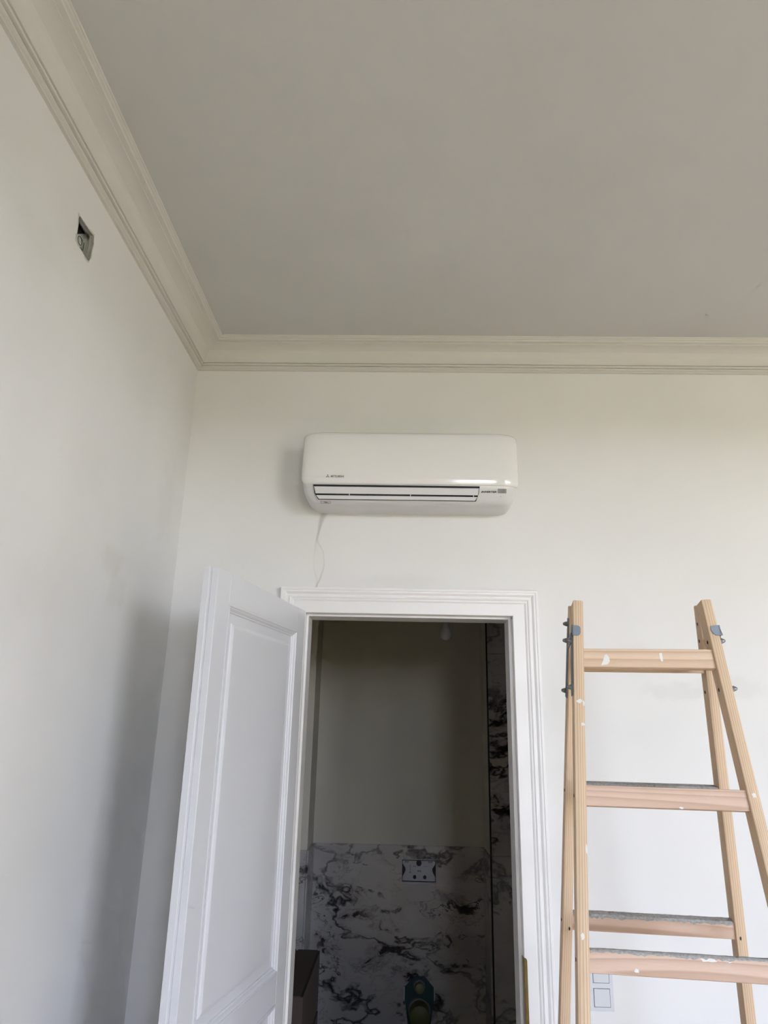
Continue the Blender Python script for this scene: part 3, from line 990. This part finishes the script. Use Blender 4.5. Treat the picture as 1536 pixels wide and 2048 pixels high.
for side, s in (('l', -1), ('r', 1)):
    mN, _ = SIDES['near', side]
    mF, _ = SIDES['far', side]
    wN, wF = FRAME['near']['w'], FRAME['far']['w']
    xo = 0.0 if side == 'l' else wN
    xf = 0.0 if side == 'l' else wF

    def xr(a, b, base):
        lo_, hi_ = base + s * a, base + s * b
        return (min(lo_, hi_), max(lo_, hi_))
    # strap on the outside of the near stile
    a, b = xr(0.0002, 0.0026, xo)
    sN = obj('hinge_strap', boxbm((a, 0.010, -0.225), (b, 0.034, -0.060), 0.0008, 1), M_iron, ladder, matrix=mN)
    a, b = xr(0.0002, 0.0026, xf)
    sF = obj('hinge_strap', boxbm((a, 0.006, -0.225), (b, 0.030, -0.030), 0.0008, 1), M_iron, ladder, matrix=mF)
    # link across the two frames at the pivot
    a, b = xr(0.0030, 0.0052, xo)
    obj('hinge_link', boxbm((a, 0.012, -0.104), (b, SD + 0.024, -0.078), 0.0008, 1), M_iron, ladder, matrix=mN)
    # rounded catch folded over the front of the stile
    bm = bmesh.new()
    z0, z1, wd = -0.0895, -0.0655, 0.0165
    if side == 'l':
        pts = [(-0.0030, z0), (wd - 0.006, z0), (wd - 0.0015, z0 + 0.003), (wd, z0 + 0.008), (wd, z1 - 0.006), (wd - 0.002, z1 - 0.0015), (wd - 0.006, z1), (-0.0030, z1)]
        off = 0.0
    else:
        pts = [(wN + 0.0055, z0), (wN - 0.008, z0), (wN - 0.0145, z0 + 0.005), (wN - 0.0175, z0 + 0.012), (wN - 0.0175, z1 - 0.007), (wN - 0.0155, z1 - 0.002), (wN - 0.012, z1), (wN + 0.0015, z1)]
    add_prism(bm, pts, 1, -0.0028, -0.0004)
    a, b = xr(0.0006, 0.0030, xo)
    add_box(bm, (a, -0.0028, z0), (b, 0.020, z1))
    tag(obj('catch', bm, M_steel, ladder, matrix=mN), 'bent grey steel catch')
    for (m, base, y, z) in [(mN, xo, 0.016, -0.098), (mN, xo, 0.016, -0.208), (mF, xf, 0.018, -0.045), (mF, xf, 0.018, -0.086), (mF, xf, 0.018, -0.208)]:
        bm = bmesh.new()
        acorn(bm, (base + s * 0.0026, y, z), s)
        obj('cap_nut', bm, M_iron, sN if m is mN else sF)
        bm = bmesh.new()                                   # bolt end showing on the inside face
        inner = (wN if side == 'l' else 0.0)
        add_lathe(bm, [(0.0002, -0.0010), (0.0042, -0.0008), (0.0042, 0.0008), (0.0002, 0.0010)], 8, axis='X', origin=(inner, y + 0.006, z))
        obj('bolt_end', bm, M_screw, ladder, matrix=m)
# visible screw heads on the front of the far stiles at the third rung
for x, t in [(FRAME['far']['xl'] - 0.0548 * 0.745 + 0.0155, 0.757), (FRAME['far']['xr'] + 0.0601 * 0.745 + 0.010, 0.757)]:
    bm = bmesh.new()
    add_lathe(bm, [(0.0002, -0.0006), (0.0020, -0.0005), (0.0020, 0.0005), (0.0002, 0.0005)], 10, axis='Y')
    for q in bm.verts:
        q.co.z *= 2.2
    on_frame('far', x, t, 0.0, 'screw', bm, M_screw)

# ------------------------------------------------------------------ light switch on the wall
sw = tag(empty('light_switch', (1.6535, 0.0, 1.0425)), 'pale double light switch in one vertical frame behind the ladder', 'light switch')
SWM = Matrix.Translation((-1.6535, 0, -1.0425))
bm = bmesh.new()
ox0, ox1, oz0, oz1 = 1.6130, 1.6940, 0.9665, 1.1190
rk = [(1.6262, 1.6818, 0.9790, 1.0345), (1.6262, 1.6818, 1.0510, 1.1065)]
y0 = -0.0095
for lo, hi in [((ox0, oz0), (rk[0][0] - .0006, oz1)), ((rk[0][1] + .0006, oz0), (ox1, oz1)), ((rk[0][0] - .0006, oz0), (rk[0][1] + .0006, rk[0][2] - .0006)),
               ((rk[0][0] - .0006, rk[0][3] + .0006), (rk[0][1] + .0006, rk[1][2] - .0006)), ((rk[0][0] - .0006, rk[1][3] + .0006), (rk[0][1] + .0006, oz1))]:
    add_box(bm, (lo[0], y0, lo[1]), (hi[0], 0, hi[1]))
obj('switch_frame', bm, M_switch, sw, matrix=SWM)
obj('mounting_plate', boxbm((1.618, -0.0035, 0.972), (1.690, -0.0002, 1.1135)), M_black, sw, matrix=SWM)
for (x0, x1, z0, z1) in rk:
    obj('rocker', boxbm((x0 + .0009, -0.0118, z0 + .0009), (x1 - .0009, -0.0036, z1 - .0009), 0.0012, 2), M_switch, sw, matrix=SWM)

# ------------------------------------------------------------------ things inside the bathroom
bulb = tag(empty('pendant_bulb', (1.1673, 0.70, 2.305)), 'unlit frosted light bulb hanging in the dark bathroom', 'light bulb')
prof = [(0.0005, 0.0), (0.012, 0.0015), (0.021, 0.0065), (0.0275, 0.0150), (0.0300, 0.0270), (0.0292, 0.0370), (0.0255, 0.0480), (0.0205, 0.0580), (0.0175, 0.0660), (0.0165, 0.0850), (0.0160, 0.0880)]
obj('bulb_glass', add_lathe(bmesh.new(), prof, 32), M_bulb, bulb, smooth=True)
auto_smooth(obj('socket', add_lathe(bmesh.new(), [(0.012, 0.086), (0.019, 0.087), (0.0205, 0.100), (0.0205, 0.125), (0.015, 0.133), (0.005, 0.138)], 24), M_socket, bulb))
obj('cord', add_lathe(bmesh.new(), [(0.003, 0.136), (0.003, BC - 2.305 - 0.0005)], 10), M_socket, bulb)

# cistern access opening in the marble
fl = tag(empty('cistern_opening', (1.075, BY, 1.006)), 'white plastic insert in the rectangular cistern opening in the marble', 'cistern opening')
FM = Matrix.Translation((-1.075, -BY, -1.006))
bm = bmesh.new()
for lo, hi in [((CXa, CZa), (CXa + 0.003, CZb)), ((CXb - 0.003, CZa), (CXb, CZb)), ((CXa + .003, CZa), (CXb - .003, CZa + 0.010)), ((CXa + .003, CZb - 0.004), (CXb - .003, CZb))]:
    add_box(bm, (lo[0] + .0003, BY - 0.004, lo[1]), (hi[0] - .0003, BY + T - 0.0008, hi[1]))
obj('collar', bm, M_whiteplas, fl, matrix=FM)
obj('recess', boxbm((CXa + .0035, BY + 0.007, CZa + 0.0105), (CXb - .0035, BY + T - 0.0008, CZb - 0.0045)), M_black, fl, matrix=FM)
xa, xb, za, zb = CXa + 0.007, CXb - 0.007, CZa + 0.016, CZb - 0.010
bm = bmesh.new()
add_prism(bm, [(xa, za), (xb, za), (xb, za + 0.022), (xb - 0.018, za + 0.058), (xb - 0.018, za + 0.072), (xb, zb - 0.018), (xb, zb), (xa, zb), (xa, zb - 0.018), (xa + 0.018, za + 0.072), (xa + 0.018, za + 0.058), (xa, za + 0.022)], 1, BY + 0.001, BY + 0.0065)
obj('insert', bm, M_whiteplas, fl, matrix=FM)
for (cx, cz, rx, rz, n_) in [(1.075, zb - 0.012, 0.017, 0.019, 12), (1.048, za + 0.022, 0.012, 0.013, 6), (1.113, za + 0.022, 0.012, 0.013, 6)]:
    bm = bmesh.new()
    add_prism(bm, [(cx + rx * math.cos(2 * math.pi * i / n_ + 0.5), cz + rz * math.sin(2 * math.pi * i / n_ + 0.5)) for i in range(n_)], 1, BY - 0.0004, BY + 0.0008)
    obj('hole', bm, M_black, fl, matrix=FM)
for lo, hi in [((0.985, zb - 0.011), (0.996, zb - 0.002)), ((0.999, zb - 0.011), (1.008, zb - 0.002)), ((1.136, zb - 0.011), (1.146, zb - 0.002)), ((1.150, zb - 0.011), (1.160, zb - 0.002)),
               ((1.018, za + 0.050), (1.021, za + 0.095)), ((1.012, za + 0.046), (1.027, za + 0.050)), ((1.066, za + 0.052), (1.076, za + 0.062)), ((1.079, za + 0.052), (1.089, za + 0.062)), ((1.105, za + 0.084), (1.140, za + 0.086)), ((1.038, za + 0.082), (1.056, za + 0.086))]:
    obj('printed_mark', boxbm((lo[0], BY + 0.0004, lo[1]), (hi[0], BY + 0.0012, hi[1])), M_ink, fl, matrix=FM)

# capped toilet connections
tcx = 1.082
tco = tag(empty('toilet_connection', (tcx, BY, 0.245)), 'capped toilet waste and flush pipes on a teal mounting pad on the marble', 'pipe connection')
TM = Matrix.Translation((-tcx, -BY, -0.245))
bm = bmesh.new()
add_prism(bm, [(tcx - 0.032, 0.424), (tcx + 0.032, 0.424), (tcx + 0.088, 0.366), (tcx + 0.088, 0.300), (tcx + 0.066, 0.150), (tcx - 0.066, 0.150), (tcx - 0.088, 0.300), (tcx - 0.088, 0.366)], 1, BY - 0.012, BY - 0.0005)
obj('mounting_pad', bm, M_teal, tco, matrix=TM)
for (z, R_, r_, ln, m1, m2) in [(0.376, 0.036, 0.027, 0.040, M_greycollar, M_paleyellow), (0.245, 0.070, 0.060, 0.095, M_greycollar, M_yellow)]:
    auto_smooth(obj('pipe_collar', add_lathe(bmesh.new(), [(0.0005, -0.012), (R_, -0.012), (R_, -0.022), (R_ - 0.004, -0.026), (0.0005, -0.026)], 32, axis='Y', origin=(tcx, BY, z)), m1, tco, matrix=TM))
    auto_smooth(obj('pipe_cap', add_lathe(bmesh.new(), [(0.0005, -0.026), (r_, -0.026), (r_, -0.026 - ln), (r_ - 0.006, -0.030 - ln), (0.0005, -0.030 - ln)], 32, axis='Y', origin=(tcx, BY, z)), m2, tco, matrix=TM))
for s in (-1, 1):
    obj('side_clip', boxbm((tcx + s * 0.0925 - 0.0035, BY - 0.014, 0.300), (tcx + s * 0.0925 + 0.0035, BY - 0.0005, 0.368), 0.001, 1), M_whiteplas, tco, matrix=TM)

# stack of cardboard boxes along the left side
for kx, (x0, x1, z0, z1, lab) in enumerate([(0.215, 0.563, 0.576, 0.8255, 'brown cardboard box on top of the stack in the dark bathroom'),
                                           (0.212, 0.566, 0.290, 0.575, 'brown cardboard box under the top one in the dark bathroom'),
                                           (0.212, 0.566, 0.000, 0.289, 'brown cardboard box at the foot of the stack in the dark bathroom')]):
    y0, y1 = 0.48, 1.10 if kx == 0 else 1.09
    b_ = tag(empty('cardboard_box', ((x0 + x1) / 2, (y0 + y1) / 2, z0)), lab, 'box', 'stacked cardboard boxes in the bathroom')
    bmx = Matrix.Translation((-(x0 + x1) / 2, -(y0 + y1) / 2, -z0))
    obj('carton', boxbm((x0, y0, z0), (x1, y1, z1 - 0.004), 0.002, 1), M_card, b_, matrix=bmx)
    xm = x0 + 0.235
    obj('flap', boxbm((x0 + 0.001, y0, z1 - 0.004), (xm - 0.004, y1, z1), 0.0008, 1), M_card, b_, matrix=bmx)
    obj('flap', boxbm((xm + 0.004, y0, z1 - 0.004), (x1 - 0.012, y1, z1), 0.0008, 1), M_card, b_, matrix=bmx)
    obj('lid_gap_shade', boxbm((x1 - 0.0120, y0 + 0.002, z1 - 0.0042), (x1 - 0.0002, y1 - 0.002, z1 - 0.0030)), M_lidshade, b_, matrix=bmx)  # dark strip painting the shadow gap at the lid edge
